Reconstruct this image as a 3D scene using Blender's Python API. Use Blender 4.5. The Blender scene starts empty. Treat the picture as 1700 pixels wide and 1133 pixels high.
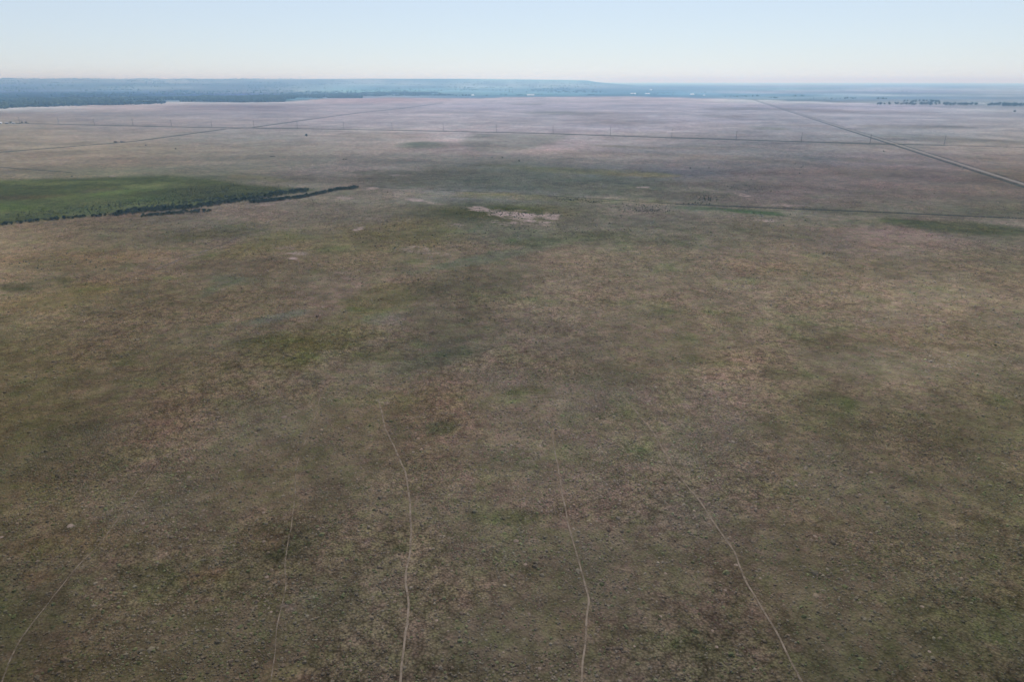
import bpy, math, random
import numpy as np
from mathutils import Vector

sc = bpy.context.scene
col = sc.collection
R = math.radians
rng = np.random.default_rng(7)
random.seed(7)

# ------------------------------------------------------------------ camera (drone, 120 m above the prairie)
CAM_H = 120.0
PITCH = R(20.9)
FPX = 1700 * 24 / 36
cam = bpy.data.cameras.new('camera')
cam_o = bpy.data.objects.new('camera', cam)
col.objects.link(cam_o)
cam.sensor_width = 36
cam.lens = 24
cam.clip_start = 1.0
cam.clip_end = 200000
cam_o.location = (0, 0, CAM_H)
cam_o.rotation_euler = (R(90) - PITCH, 0, 0)
sc.camera = cam_o

# ------------------------------------------------------------------ sky, sun, exposure
SUN_EL, SUN_AZ = R(52), R(9)
w = bpy.data.worlds.new('World')
sc.world = w
w.use_nodes = True
nt = w.node_tree
bg = nt.nodes['Background']
sky = nt.nodes.new('ShaderNodeTexSky')
sky.sky_type = 'NISHITA'
sky.sun_disc = False
sky.sun_elevation = SUN_EL
sky.sun_rotation = SUN_AZ
sky.air_density = 1.0
sky.dust_density = 0.3
sky.ozone_density = 1.0
mx = nt.nodes.new('ShaderNodeVectorMath')          # hot-day whitening of the blue sky
mx.operation = 'MULTIPLY_ADD'
mx.inputs[1].default_value = (0.72, 0.76, 0.74)
mx.inputs[2].default_value = (6.0, 6.6, 8.3)
tcw = nt.nodes.new('ShaderNodeTexCoord')            # read the sky a little above the dull band at its very rim
lift = nt.nodes.new('ShaderNodeVectorMath')
lift.operation = 'ADD'
lift.inputs[1].default_value = (0, 0, 0.015)
nt.links.new(tcw.outputs['Generated'], lift.inputs[0])
nt.links.new(lift.outputs[0], sky.inputs['Vector'])
nt.links.new(sky.outputs[0], mx.inputs[0])
nt.links.new(mx.outputs[0], bg.inputs[0])
bg.inputs[1].default_value = 0.05

sun = bpy.data.lights.new('sun', 'SUN')
sun.energy = 3.0
sun.angle = R(0.5)
sun.color = (1.0, 0.95, 0.88)
sun_o = bpy.data.objects.new('sun', sun)
col.objects.link(sun_o)
sd = Vector((math.sin(SUN_AZ) * math.cos(SUN_EL), math.cos(SUN_AZ) * math.cos(SUN_EL), math.sin(SUN_EL)))
sun_o.rotation_euler = sd.to_track_quat('Z', 'Y').to_euler()

sc.view_settings.view_transform = 'Standard'
sc.view_settings.look = 'None'
sc.view_settings.gamma = 1
sc.view_settings.exposure = 0.3
sc.render.engine = 'CYCLES'
sc.cycles.max_bounces = 3
sc.cycles.diffuse_bounces = 2
sc.cycles.volume_bounces = 1
sc.cycles.use_adaptive_sampling = True
sc.cycles.adaptive_threshold = 0.01
sc.cycles.use_denoising = True
sc.cycles.denoising_input_passes = 'RGB_ALBEDO_NORMAL'
sc.cycles.denoising_prefilter = 'ACCURATE'

# ------------------------------------------------------------------ helpers
cp, sp_ = math.cos(PITCH), math.sin(PITCH)


def px(u, v, z=0.0):
    """the ground point seen at a place of the 1700x1133 photograph"""
    X = (u - 850.0) / FPX
    Y = (566.5 - v) / FPX
    dy = cp + Y * sp_
    dz = -sp_ + Y * cp
    t = (z - CAM_H) / dz
    return Vector((X * t, dy * t, z))


def pxn(x, y, z):
    """numpy: world point -> place in the photograph"""
    dz = z - CAM_H
    f = y * cp - dz * sp_
    up = y * sp_ + dz * cp
    f = np.where(f < 1, 1, f)
    return 850 + FPX * x / f, 566.5 - FPX * up / f


TAB = rng.random((512, 512)).astype(np.float32)


def vnoise(x, y, s, o=0):
    x = x / s + o * 17.3 + 1000.0
    y = y / s + o * 9.1 + 1000.0
    xi = np.floor(x).astype(np.int64)
    yi = np.floor(y).astype(np.int64)
    fx = x - xi
    fy = y - yi
    fx = fx * fx * (3 - 2 * fx)
    fy = fy * fy * (3 - 2 * fy)
    a = TAB[xi & 511, yi & 511]
    b = TAB[(xi + 1) & 511, yi & 511]
    c = TAB[xi & 511, (yi + 1) & 511]
    d = TAB[(xi + 1) & 511, (yi + 1) & 511]
    return (a + (b - a) * fx) + ((c + (d - c) * fx) - (a + (b - a) * fx)) * fy


def fbm(x, y, s, o=0, n=4):
    t = 0
    amp = 1.0
    tot = 0
    for k in range(n):
        t = t + amp * vnoise(x, y, s / 2 ** k, o + k * 3)
        tot += amp
        amp *= 0.55
    return (t / tot - 0.5) * 2


def smooth(e0, e1, x):
    t = np.clip((x - e0) / (e1 - e0), 0, 1)
    return t * t * (3 - 2 * t)


# ------------------------------------------------------------------ terrain height
RIDGE_U = [-2500, -300, 0, 400, 620, 780, 900, 975, 992, 1060, 5000]
RIDGE_Z = [120, 150, 158, 160, 172, 166, 152, 134, 96, 8, 0]


def height(x, y):
    x = np.asarray(x, dtype=np.float64)
    y = np.asarray(y, dtype=np.float64)
    r = np.hypot(x, y)
    z = 0.5 * fbm(x, y, 70, 5, 2) * (1 - smooth(300, 560, r))
    az_u = 850 + 1213 * np.tan(np.clip(np.arctan2(x, np.maximum(y, 1.0)), -1.3, 1.3))
    rid = np.interp(az_u, RIDGE_U, RIDGE_Z)
    prof = smooth(7600, 17000, r) ** 1.3 * (1 - smooth(17600, 24000, r))
    bump = 1 + 0.05 * fbm(x, y, 2600, 9, 3)
    z = z + rid * prof * bump * (y > 0)
    return z


def hz(x, y):
    return float(height(np.array([x]), np.array([y]))[0])


def pg(u, v, dz=0.0):
    p = px(u, v)
    for _ in range(3):
        p = px(u, v, hz(p.x, p.y))
    p.z += dz
    return p


# ------------------------------------------------------------------ materials
def new_mat(name, c=(0.1, 0.1, 0.1), rough=0.9, spec=0.15):
    m = bpy.data.materials.new(name)
    m.use_nodes = True
    b = m.node_tree.nodes['Principled BSDF']
    b.inputs['Base Color'].default_value = (*c, 1)
    b.inputs['Roughness'].default_value = rough
    b.inputs['Specular IOR Level'].default_value = spec
    return m


def noise_mat(name, c0, c1, scale, rough=0.9, spec=0.1, detail=4, translucent=False):
    m = new_mat(name, c0, rough, spec)
    t = m.node_tree
    b = t.nodes['Principled BSDF']
    tc = t.nodes.new('ShaderNodeTexCoord')
    n = t.nodes.new('ShaderNodeTexNoise')
    n.inputs['Scale'].default_value = scale
    n.inputs['Detail'].default_value = detail
    t.links.new(tc.outputs['Object'], n.inputs['Vector'])
    r = t.nodes.new('ShaderNodeValToRGB')
    r.color_ramp.elements[0].position = 0.35
    r.color_ramp.elements[0].color = (*c0, 1)
    r.color_ramp.elements[1].position = 0.65
    r.color_ramp.elements[1].color = (*c1, 1)
    t.links.new(n.outputs['Fac'], r.inputs['Fac'])
    info = t.nodes.new('ShaderNodeObjectInfo')
    mr = t.nodes.new('ShaderNodeMapRange')
    mr.inputs['To Min'].default_value = 0.75
    mr.inputs['To Max'].default_value = 1.25
    t.links.new(info.outputs['Random'], mr.inputs['Value'])
    vm = t.nodes.new('ShaderNodeVectorMath')
    vm.operation = 'SCALE'
    t.links.new(r.outputs['Color'], vm.inputs[0])
    t.links.new(mr.outputs['Result'], vm.inputs['Scale'])
    t.links.new(vm.outputs[0], b.inputs['Base Color'])
    return m


def tag(o, label=None, cat=None, group=None, kind=None):
    if label:
        o['label'] = label
    if cat:
        o['category'] = cat
    if group:
        o['group'] = group
    if kind:
        o['kind'] = kind
    return o


def mesh_np(name, verts, faces, mat=None, colors=None, smooth_shade=False, extra=None):
    """verts (n,3); faces (m,k) with k = 3 or 4"""
    me = bpy.data.meshes.new(name)
    verts = np.ascontiguousarray(verts, dtype=np.float32)
    faces = np.ascontiguousarray(faces, dtype=np.int32)
    n, (m, k) = len(verts), faces.shape
    me.vertices.add(n)
    me.vertices.foreach_set('co', verts.ravel())
    me.loops.add(m * k)
    me.loops.foreach_set('vertex_index', faces.ravel())
    me.polygons.add(m)
    me.polygons.foreach_set('loop_start', np.arange(0, m * k, k, dtype=np.int32))
    me.polygons.foreach_set('loop_total', np.full(m, k, dtype=np.int32))
    me.polygons.foreach_set('use_smooth', np.full(m, smooth_shade, dtype=bool))
    me.update(calc_edges=True)
    for nm, arr in (('tone', colors), ('cover', extra)):
        if arr is not None:
            at = me.color_attributes.new(nm, 'FLOAT_COLOR', 'POINT')
            a4 = np.ones((n, 4), dtype=np.float32)
            a4[:, :3] = arr
            at.data.foreach_set('color', a4.ravel())
    if mat:
        me.materials.append(mat)
    return me


def link(name, me, parent=None, loc=None):
    o = bpy.data.objects.new(name, me)
    col.objects.link(o)
    if parent:
        o.parent = parent
    if loc is not None:
        o.location = loc
    return o


def empty(name, loc=(0, 0, 0), rz=0.0):
    o = bpy.data.objects.new(name, None)
    o.empty_display_size = 1
    o.location = loc
    o.rotation_euler = (0, 0, rz)
    col.objects.link(o)
    return o


class MB:
    def __init__(s):
        s.v = []
        s.f = []

    def box(s, x0, x1, y0, y1, z0, z1):
        n = len(s.v)
        s.v += [(x0, y0, z0), (x1, y0, z0), (x1, y1, z0), (x0, y1, z0),
                (x0, y0, z1), (x1, y0, z1), (x1, y1, z1), (x0, y1, z1)]
        s.f += [(n, n + 3, n + 2, n + 1), (n + 4, n + 5, n + 6, n + 7), (n, n + 1, n + 5, n + 4),
                (n + 1, n + 2, n + 6, n + 5), (n + 2, n + 3, n + 7, n + 6), (n + 3, n, n + 4, n + 7)]
        return s

    def tube(s, a, b, r0, r1, k=6):
        a = Vector(a)
        b = Vector(b)
        d = (b - a).normalized()
        t = d.orthogonal().normalized()
        q = d.cross(t)
        n = len(s.v)
        for p, r in ((a, r0), (b, r1)):
            for i in range(k):
                an = 2 * math.pi * i / k
                s.v.append(tuple(p + (t * math.cos(an) + q * math.sin(an)) * r))
        for i in range(k):
            j = (i + 1) % k
            s.f.append((n + i, n + j, n + k + j, n + k + i))
        s.f.append(tuple(n + k - 1 - i for i in range(k)))
        s.f.append(tuple(n + k + i for i in range(k)))
        return s

    def poly(s, pts, faces):
        n = len(s.v)
        s.v += pts
        s.f += [tuple(n + i for i in f) for f in faces]
        return s

    def mesh(s, name, mat):
        me = bpy.data.meshes.new(name)
        me.from_pydata(s.v, [], s.f)
        me.materials.append(mat)
        me.update()
        return me


# ------------------------------------------------------------------ colours of the ground cover, with painted corner falloff
def lin(c):
    c = np.asarray(c, dtype=np.float64) / 255.0
    return np.where(c <= 0.04045, c / 12.92, ((c + 0.055) / 1.055) ** 2.4)


AIR_INF = np.array([0.62, 0.66, 0.74])
AIR_K = np.array([4.0e-5, 7.1e-5, 1.1e-4])
LIGHT = lin((146, 147, 155)) / 0.2


def clear_air(rgb, d):
    """ground-cover albedo of a surface whose colour is known through d metres of hazy air"""
    d = np.asarray(d, dtype=np.float64)[..., None]
    T = np.exp(-AIR_K * d)
    a = (lin(rgb) - AIR_INF * (1 - T)) / (T * LIGHT)
    return np.clip(a, 0.02, 0.34)


PV = [166, 176, 190, 205, 225, 245, 265, 290, 320, 350, 380, 430, 500, 580, 680, 800, 950, 1120]  # plant cover albedo; near corners also darkened to paint in lens falloff
PT = [400,400,400,400,400,400,400,400,400,282,195.3,190,302.7,259,273.4,305.4,248.2,257.1,400,400,400,400,400,400,91.9,30.6,152,400,400,400,316.9,251.2,245.2,170.6,132.7,140.1,265.2,232.4,250.2,273.7,241.4,280.4,265,234.2,264.6,241.6,209.5,244.7,293,262.8,314.1,400,400,400,190.2,150.3,129.7,205.1,177.3,168.6,226,198.4,208.2,260.7,223.4,235.9,300.3,270.8,295.9,271.2,244.4,267.2,262.5,241.7,263,271.5,253.3,278.2,221.8,205.6,216.9,229.4,190.9,148.6,240.1,201.9,184.3,252.6,216.1,212.5,243.3,216,226.8,248,220.8,230.9,308.7,284.9,339.3,222.8,207.8,223.9,219.6,206.3,225.1,261.4,235.8,230.8,202,165.1,123.2,215.1,180.3,152.5,196.4,181,164,303.6,263.7,241.7,307.3,263.4,277,245.7,211.2,205.3,178.8,163.2,165.6,207.4,200.6,198.5,243.3,213.1,193,193.1,159,118.2,213.8,176.2,128.4,205,176.8,143.9,201.2,168.5,147.9,259.1,202.9,198.6,177.9,161.6,159.8,156.2,139.6,132.9,181.3,154,134.7,223,188.1,155,224.7,178.5,128.9,166.9,130.9,96.9,163.3,145.3,115.2,141.4,124.6,107.3,123.4,113.1,97.2,163.2,140.7,129.6,113.3,104,98.4,204.9,162.7,167.5,172,133.6,110.9,155.4,128.7,93.4,131.6,122.6,79.1,108.8,101.4,72.9,154.7,126.4,117.5,118.3,126,110.1,87,82.8,86.8,111.5,86.1,76,132.6,101.5,90.6,126.6,94.5,63.1,138.5,119.5,67.9,105,93.9,52.7,126.9,112.8,85.6,148.6,124.6,95.6,136.8,135.9,137.7,184.2,162.1,122.3,126.1,98.1,89.2,111.4,85.6,69.6,109.2,82.5,63.2,139.4,104.2,63.7,111,82.2,59.4,140.7,109.4,82.4,114.5,96.7,72,48.9,49.5,12,135.3,111.9,89.7,118.6,101.7,78.4,125.7,107.4,79.9,82.4,72.5,46.1,172.2,126.4,80.6,106.2,83.8,51.9,110.5,91.8,66.4,112.3,89.3,59.2,88.7,82,57.9,121.2,105.2,78.5,117,94.6,63.5,156.1,109.5,91.1,144.9,119.2,97.3,173.3,129.4,79,131,94.6,61.5,114.1,84.6,54.7,118.4,93.6,58,141.4,106.2,74.3,135.4,112,74.6,154.9,115.7,83.9,144,109.4,81.4,107.7,88.7,56.5,153,116.6,68.9,97,74.6,43.2,113.3,88.1,54.6,145.3,102.4,78.8,132.7,106.1,75,153.9,117.5,81.3,139.9,109.9,76.6,185.6,139.6,99,161.1,118.4,81.5,109.9,85.1,43.9,108.8,83,52.7,104.5,82.5,55.2,99.1,82.9,57.3,111.7,88.4,65.3,140.5,105.8,69.2,116.7,90.4,60.4,191.8,146.8,97.8,148.1,118.9,77.3,111.7,83.9,45,104.9,75.4,51.9,106.1,84.7,55.3,114.9,80.8,52.4,127.7,95.1,68.5,136.5,103.9,78.7,109.9,85.1,54.4,100.7,78.6,51.4,107.2,86.1,49.3,102.7,76.3,42.4,104.8,80.8,54.3,107.5,79.4,51.4,104.3,81.9,53.8,116.7,85.8,62,109.7,90.8,66,112.9,85.6,56.8,96.5,73.4,45.9,126.8,100.9,58.8,74.4,59.1,36.1,108.7,84.6,53.8,85.5,69.1,43.5,87.4,71.3,48.5,90.1,71.4,47.6,91.5,70.4,49.1,98.8,76.7,49.5,93.9,76.9,46.4,109.9,86.9,52.6,64.9,49.8,29.5,76.9,59.9,35.3,74,53.7,33.5,69.2,58.2,39.5,88.3,68.5,46.7,68.6,54.9,40.8,70.2,59.1,36.5,72.8,59.2,36.2,58.7,52.1,31.3]
VV = [137, 142, 147, 152, 157, 162, 170]
VT = [120,120,120,120,120,120,120,120,120,120,120,120,146.7,206.7,206.7,64.4,155.2,186.1,89.9,180.1,193.9,86.1,159.2,190,78.6,117.7,182.5,28.6,38.8,93.3,66.4,110.2,110.2,120,120,120,111.2,156,193.4,215.4,219.2,219.2,25.5,34.7,45.9,151.5,81.5,97.2,69.7,67.1,121.7,67.3,51.8,54.9,120,120,120,108.3,127.9,119.4,220,220,220,85.2,161,190.2,100.2,169.1,193.7,57.9,72.5,89,58.1,104.1,93.5,205,196.1,214,220,220,220,54.4,57.4,139.2,57.3,89.1,174.8,220,220,220,105,192.5,198.1,91.4,155.5,190.3,44.6,86.6,122.4,195.6,185.8,211,135.3,117.2,154.1,127.2,116.3,103.5,12,12,12,13.6,13.6,20.7,39.7,39.7,164.5,180.5,212.8,212.8,91.3,176.8,193.5,67.5,134.9,183.4,59.6,112.6,151.1,173.3,195.2,209,220,220,220,12,12,12,24.6,24.6,81.4,65.9,183.5,190.7,122,138.1,192.3,61,108.6,178.4,48.5,70,119.2,135.8,178.4,200.7,73.1,106.6,145,90.9,103.6,125.1,113.8,183.5,198,190.7,214.7,214.7,20.5,20.9,56.7,21.3,21.2,23.5,28.2,29.2,31.6,28.2,29.2,31.6,29.4,33,35.4,220,220,220,204.5,217.2,217.2]
PU = [0, 200, 400, 600, 850, 1100, 1300, 1500, 1700]


def table(rows, arr, u, v):
    """smooth lookup of a regional ground-cover table at surveyed places"""
    arr = np.array(arr, dtype=np.float64).reshape(len(rows), 9, 3) / 1000.0
    rows = np.array(rows, dtype=np.float64)
    v = np.clip(v, rows[0], rows[-1] - 1e-6)
    u = np.clip(u, PU[0], PU[-1] - 1e-6)
    i = np.clip(np.searchsorted(rows, v, side='right') - 1, 0, len(rows) - 2)
    pu = np.array(PU, dtype=np.float64)
    j = np.clip(np.searchsorted(pu, u, side='right') - 1, 0, len(pu) - 2)
    fv = ((v - rows[i]) / (rows[i + 1] - rows[i]))[:, None]
    fu = ((u - pu[j]) / (pu[j + 1] - pu[j]))[:, None]
    fv = fv * fv * (3 - 2 * fv)
    fu = fu * fu * (3 - 2 * fu)
    return (arr[i, j] * (1 - fu) + arr[i, j + 1] * fu) * (1 - fv) + (arr[i + 1, j] * (1 - fu) + arr[i + 1, j + 1] * fu) * fv


EDGE_U = [-800, 0, 200, 320, 400, 450, 500, 530, 650, 800, 850, 1050, 1150, 1250, 1400, 1500, 1700, 2600]
EDGE_V = [180, 172.5, 169.8, 168.8, 169.6, 169, 167, 164, 161.5, 163, 160.5, 160, 162.5, 165, 170, 173, 177, 190]

# soft patches of vegetation: surveyed centre, half sizes, slope, colour seen in the photograph, strength
PATCH = [
    (100, 303, 240, 5, 0, (104, 116, 98), .7), (250, 309, 80, 6, -2, (116, 124, 102), .8), (140, 323, 120, 6, -5, (98, 116, 90), .85), (90, 306, 70, 4, 0, (102, 114, 94), .6),
    (60, 327, 130, 6, -3, (84, 84, 83), .9), (165, 316, 55, 4, -4, (92, 94, 93), .8), (10, 345, 90, 9, 0, (84, 102, 78), .8),
    (120, 352, 90, 4, -8, (70, 88, 76), .5), (250, 330, 60, 8, -5, (76, 98, 84), .5), (215, 318, 80, 3.5, -4, (106, 122, 96), .5),
    (330, 296, 90, 5, 3, (104, 112, 98), .5), (440, 297, 60, 4, 5, (120, 118, 100), .5),
    (850, 302, 270, 24, 2, (88, 96, 97), .8), (1000, 316, 200, 10, 3, (92, 97, 98), .6), (640, 292, 120, 9, 0, (100, 102, 104), .6), (960, 284, 120, 5, 3, (114, 119, 102), .8), (1060, 290, 55, 3, 2, (124, 116, 104), .5),
    (1010, 300, 110, 8, 2, (88, 96, 100), .6), (800, 285, 200, 7, 0, (98, 101, 106), .5), (560, 300, 120, 10, 0, (102, 101, 101), .5),
    (700, 240, 45, 6, 0, (118, 130, 132), .8), (690, 238, 20, 3, 0, (104, 122, 124), .6), (640, 226, 90, 5, 0, (152, 142, 146), .4),
    (1010, 242, 45, 3, 2, (124, 124, 130), .8), (1060, 245, 60, 3, 2, (122, 122, 128), .7), (1160, 245, 90, 4, 0, (126, 126, 132), .5),
    (870, 173, 30, 1.6, 0, (138, 150, 168), .8), (930, 187, 70, 2.2, 1, (144, 152, 164), .8), (760, 187, 60, 1.6, 0, (146, 150, 166), .7),
    (1240, 181, 90, 3, 1, (136, 145, 166), .9), (1340, 182, 90, 3, 2, (138, 144, 166), .8), (1200, 193, 45, 1.6, 2, (142, 145, 162), .8),
    (1000, 194, 60, 9, 2, (152, 148, 164), .5), (1120, 208, 130, 8, 2, (144, 142, 154), .6), (1280, 213, 30, 2, 2, (124, 136, 142), .7),
    (1450, 186, 150, 4, 1, (145, 146, 166), .6), (1500, 211, 120, 4, 1, (136, 138, 148), .7), (1600, 233, 150, 7, 2, (122, 124, 132), .8),
    (1640, 178, 110, 4, 2, (130, 144, 172), .7), (1350, 208, 50, 2, 1, (142, 140, 150), .6), (1420, 215, 60, 3, 0, (142, 142, 154), .5),
    (1420, 238, 90, 4, 1, (118, 120, 128), .6), (1560, 262, 110, 7, 2, (112, 114, 116), .5), (1460, 285, 120, 9, 0, (103, 100, 104), .5),
    (1200, 262, 120, 5, 3, (140, 133, 136), .5), (1000, 255, 140, 6, 2, (140, 132, 136), .5), (1480, 268, 90, 5, 3, (112, 112, 114), .6),
    (1150, 330, 90, 10, 8, (98, 95, 102), .6), (1230, 308, 120, 10, 2, (106, 102, 108), .5),
    (1250, 352.5, 75, 4.2, 5, (62, 90, 76), .95), (1150, 346, 30, 4, 3, (84, 102, 96), .8), (1400, 352, 110, 5, 3, (94, 96, 92), .6),
    (1600, 378, 160, 10, 4, (74, 86, 76), .85), (1500, 370, 90, 6, 3, (80, 90, 80), .7), (1700, 394, 120, 12, 5, (80, 86, 76), .6),
    (1390, 372, 90, 6, 3, (96, 99, 96), .6), (870, 328, 180, 5, 2, (110, 110, 90), .6), (820, 322, 70, 3, 2, (122, 118, 96), .5),
    (820, 426, 100, 7, -11, (92, 102, 95), .7), (885, 401, 55, 6, -4, (78, 90, 82), .7), (1080, 400, 150, 14, 3, (90, 92, 84), .5),
    (960, 390, 120, 10, -5, (84, 90, 82), .5), (690, 386, 80, 22, 0, (104, 100, 72), .45), (440, 404, 80, 14, -14, (96, 97, 62), .5),
    (560, 400, 80, 20, 0, (100, 98, 74), .35), (560, 560, 80, 22, -5, (82, 84, 48), .55), (480, 585, 60, 25, 0, (80, 82, 48), .5),
    (635, 500, 55, 22, -10, (90, 92, 52), .55), (600, 590, 60, 14, 0, (78, 80, 48), .4), (640, 530, 30, 10, 0, (92, 94, 94), .5),
    (460, 527, 38, 5, -12, (94, 98, 95), .75), (355, 480, 22, 6, -30, (96, 98, 92), .6), (380, 465, 30, 8, 0, (92, 98, 90), .6),
    (745, 520, 60, 50, 10, (74, 73, 66), .5), (720, 600, 60, 14, -10, (68, 74, 68), .7), (780, 470, 100, 25, 0, (82, 82, 74), .5),
    (522, 632, 26, 10, 0, (72, 69, 68), .75), (30, 481, 55, 11, -4, (70, 75, 60), .85), (110, 465, 40, 4, 0, (84, 84, 66), .6),
    (120, 430, 130, 18, -3, (116, 102, 84), .5), (60, 500, 150, 20, -10, (104, 92, 70), .5), (330, 390, 120, 12, -8, (82, 86, 72), .6),
    (470, 905, 65, 26, 5, (52, 57, 44), .6), (330, 965, 110, 28, 0, (55, 58, 44), .45), (300, 800, 150, 30, 0, (82, 74, 62), .3),
    (640, 668, 60, 12, 0, (104, 90, 76), .55), (700, 690, 110, 14, 0, (96, 86, 74), .4), (900, 760, 90, 24, 5, (96, 86, 74), .5),
    (1090, 700, 120, 30, 10, (92, 84, 74), .45), (1110, 770, 90, 35, 10, (96, 88, 76), .4), (340, 960, 40, 12, -8, (92, 76, 62), .5),
    (430, 895, 36, 16, 0, (92, 78, 66), .5), (60, 960, 30, 12, 0, (90, 72, 58), .4), (120, 900, 110, 20, -10, (80, 68, 52), .4),
    (560, 960, 70, 60, 0, (70, 66, 58), .35), (570, 1060, 130, 60, 0, (74, 72, 62), .35), (940, 1040, 40, 14, 0, (84, 74, 62), .5),
    (1480, 480, 270, 60, 4, (120, 109, 92), .35), (1500, 560, 200, 24, 3, (86, 78, 65), .4), (1330, 440, 200, 24, 0, (110, 101, 88), .35),
    (1300, 620, 60, 12, 4, (72, 74, 60), .5), (1380, 665, 80, 16, 3, (74, 74, 60), .4), (1180, 600, 70, 10, 6, (74, 76, 62), .5),
    (1560, 720, 150, 30, 5, (74, 72, 56), .4), (1120, 520, 60, 12, 4, (78, 78, 66), .45), (1000, 620, 120, 22, 5, (78, 78, 62), .35),
    (1580, 1030, 90, 40, 0, (56, 62, 40), .4), (1680, 900, 60, 120, 0, (58, 64, 44), .4), (200, 640, 160, 60, -10, (76, 72, 52), .35),
    (60, 740, 110, 60, 0, (66, 64, 42), .4), (850, 860, 50, 10, 0, (62, 68, 48), .5), (660, 912, 22, 8, 0, (58, 66, 44), .6),
    (870, 650, 40, 8, 0, (72, 78, 56), .5), (730, 710, 26, 10, 0, (58, 68, 44), .6), (1060, 860, 40, 14, 0, (72, 70, 62), .4),
]
# pale salty or sandy soil showing between plants
BARE = [
    (850, 355, 95, 9, 6, 1.15), (800, 348, 38, 6, 5, 1.25), (912, 360, 36, 8, 4, 1.1), (880, 367, 70, 8, 6, .8), (960, 364, 40, 3, 4, .5),
    (700, 334, 44, 5, 9, 1.0), (487, 429, 12, 3.4, 0, 1.6), (484, 417, 34, 8, 10, .6), (668, 291, 26, 2.0, 0, 1.05), (596, 380, 14, 4, -10, .9),
    (1232, 323, 16, 3, 12, .95), (1068, 311, 14, 1.8, 0, .9), (618, 313, 15, 3, 0, 1.0), (570, 329, 18, 3.5, 0, 1.0), (450, 338, 70, 3, -8, .8),
    (185, 292, 34, 2.2, 2, .9), (700, 416, 44, 8, 10, .6), (640, 366, 60, 10, 0, .45), (590, 455, 50, 10, 0, .4), (760, 375, 40, 6, 5, .6), (870, 372, 90, 9, 5, .7), (1300, 341, 70, 2.4, 2, .9), (1275, 366, 44, 4, 2, .75),
    (190, 371, 40, 2, 0, .5), (20, 393, 16, 2, 0, .6), (70, 290, 60, 3, 0, .35), (820, 435, 50, 3, -8, .3), (1135, 672, 12, 5, 0, .8),
    (640, 665, 30, 6, 0, .6), (472, 693, 16, 6, -10, .6), (117, 874, 9, 5, 0, .7), (314, 793, 6, 3, 0, .7), (590, 455, 60, 14, 0, .25),
    (780, 690, 60, 14, 0, .4), (900, 755, 70, 22, 0, .45), (1095, 780, 60, 26, 0, .4), (370, 480, 20, 3, -20, .4), (1110, 740, 30, 20, 0, .4),
    (720, 425, 12, 10, -20, .5), (510, 1000, 60, 30, 0, .3), (600, 910, 50, 20, 0, .3), (1180, 690, 60, 22, 0, .3), (905, 1020, 12, 16, 0, .6),
]
FIELD = [(-500, 296), (0, 300), (150, 297), (270, 293), (340, 299), (400, 307), (450, 312), (512, 316), (420, 326), (350, 337),
         (280, 347), (205, 351), (100, 361), (0, 371), (-500, 415)]
PADDOCK = [(790, 220.5), (950, 223.5), (905, 240), (880, 250), (840, 254), (790, 252), (760, 238)]


def in_poly(poly, u, v, vs=1.0):
    """signed distance like value: > 0 inside"""
    inside = np.zeros(u.shape, bool)
    dist = np.full(u.shape, 1e9)
    n = len(poly)
    for i in range(n):
        x0, y0 = poly[i]
        x1, y1 = poly[(i + 1) % n]
        c = ((y0 > v) != (y1 > v))
        with np.errstate(divide='ignore', invalid='ignore'):
            xi = (x1 - x0) * (v - y0) / (y1 - y0 + 1e-12) + x0
        inside ^= c & (u < xi)
        dx, dy = (x1 - x0), (y1 - y0) * vs
        t = np.clip(((u - x0) * dx + (v - y0) * vs * dy) / (dx * dx + dy * dy), 0, 1)
        dist = np.minimum(dist, np.hypot(u - x0 - t * dx, (v - y0) * vs - t * dy))
    return np.where(inside, dist, -dist)


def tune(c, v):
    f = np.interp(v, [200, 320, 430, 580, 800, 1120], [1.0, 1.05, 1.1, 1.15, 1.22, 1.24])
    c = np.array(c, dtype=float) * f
    return c.mean() + (c - c.mean()) * .86


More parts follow.
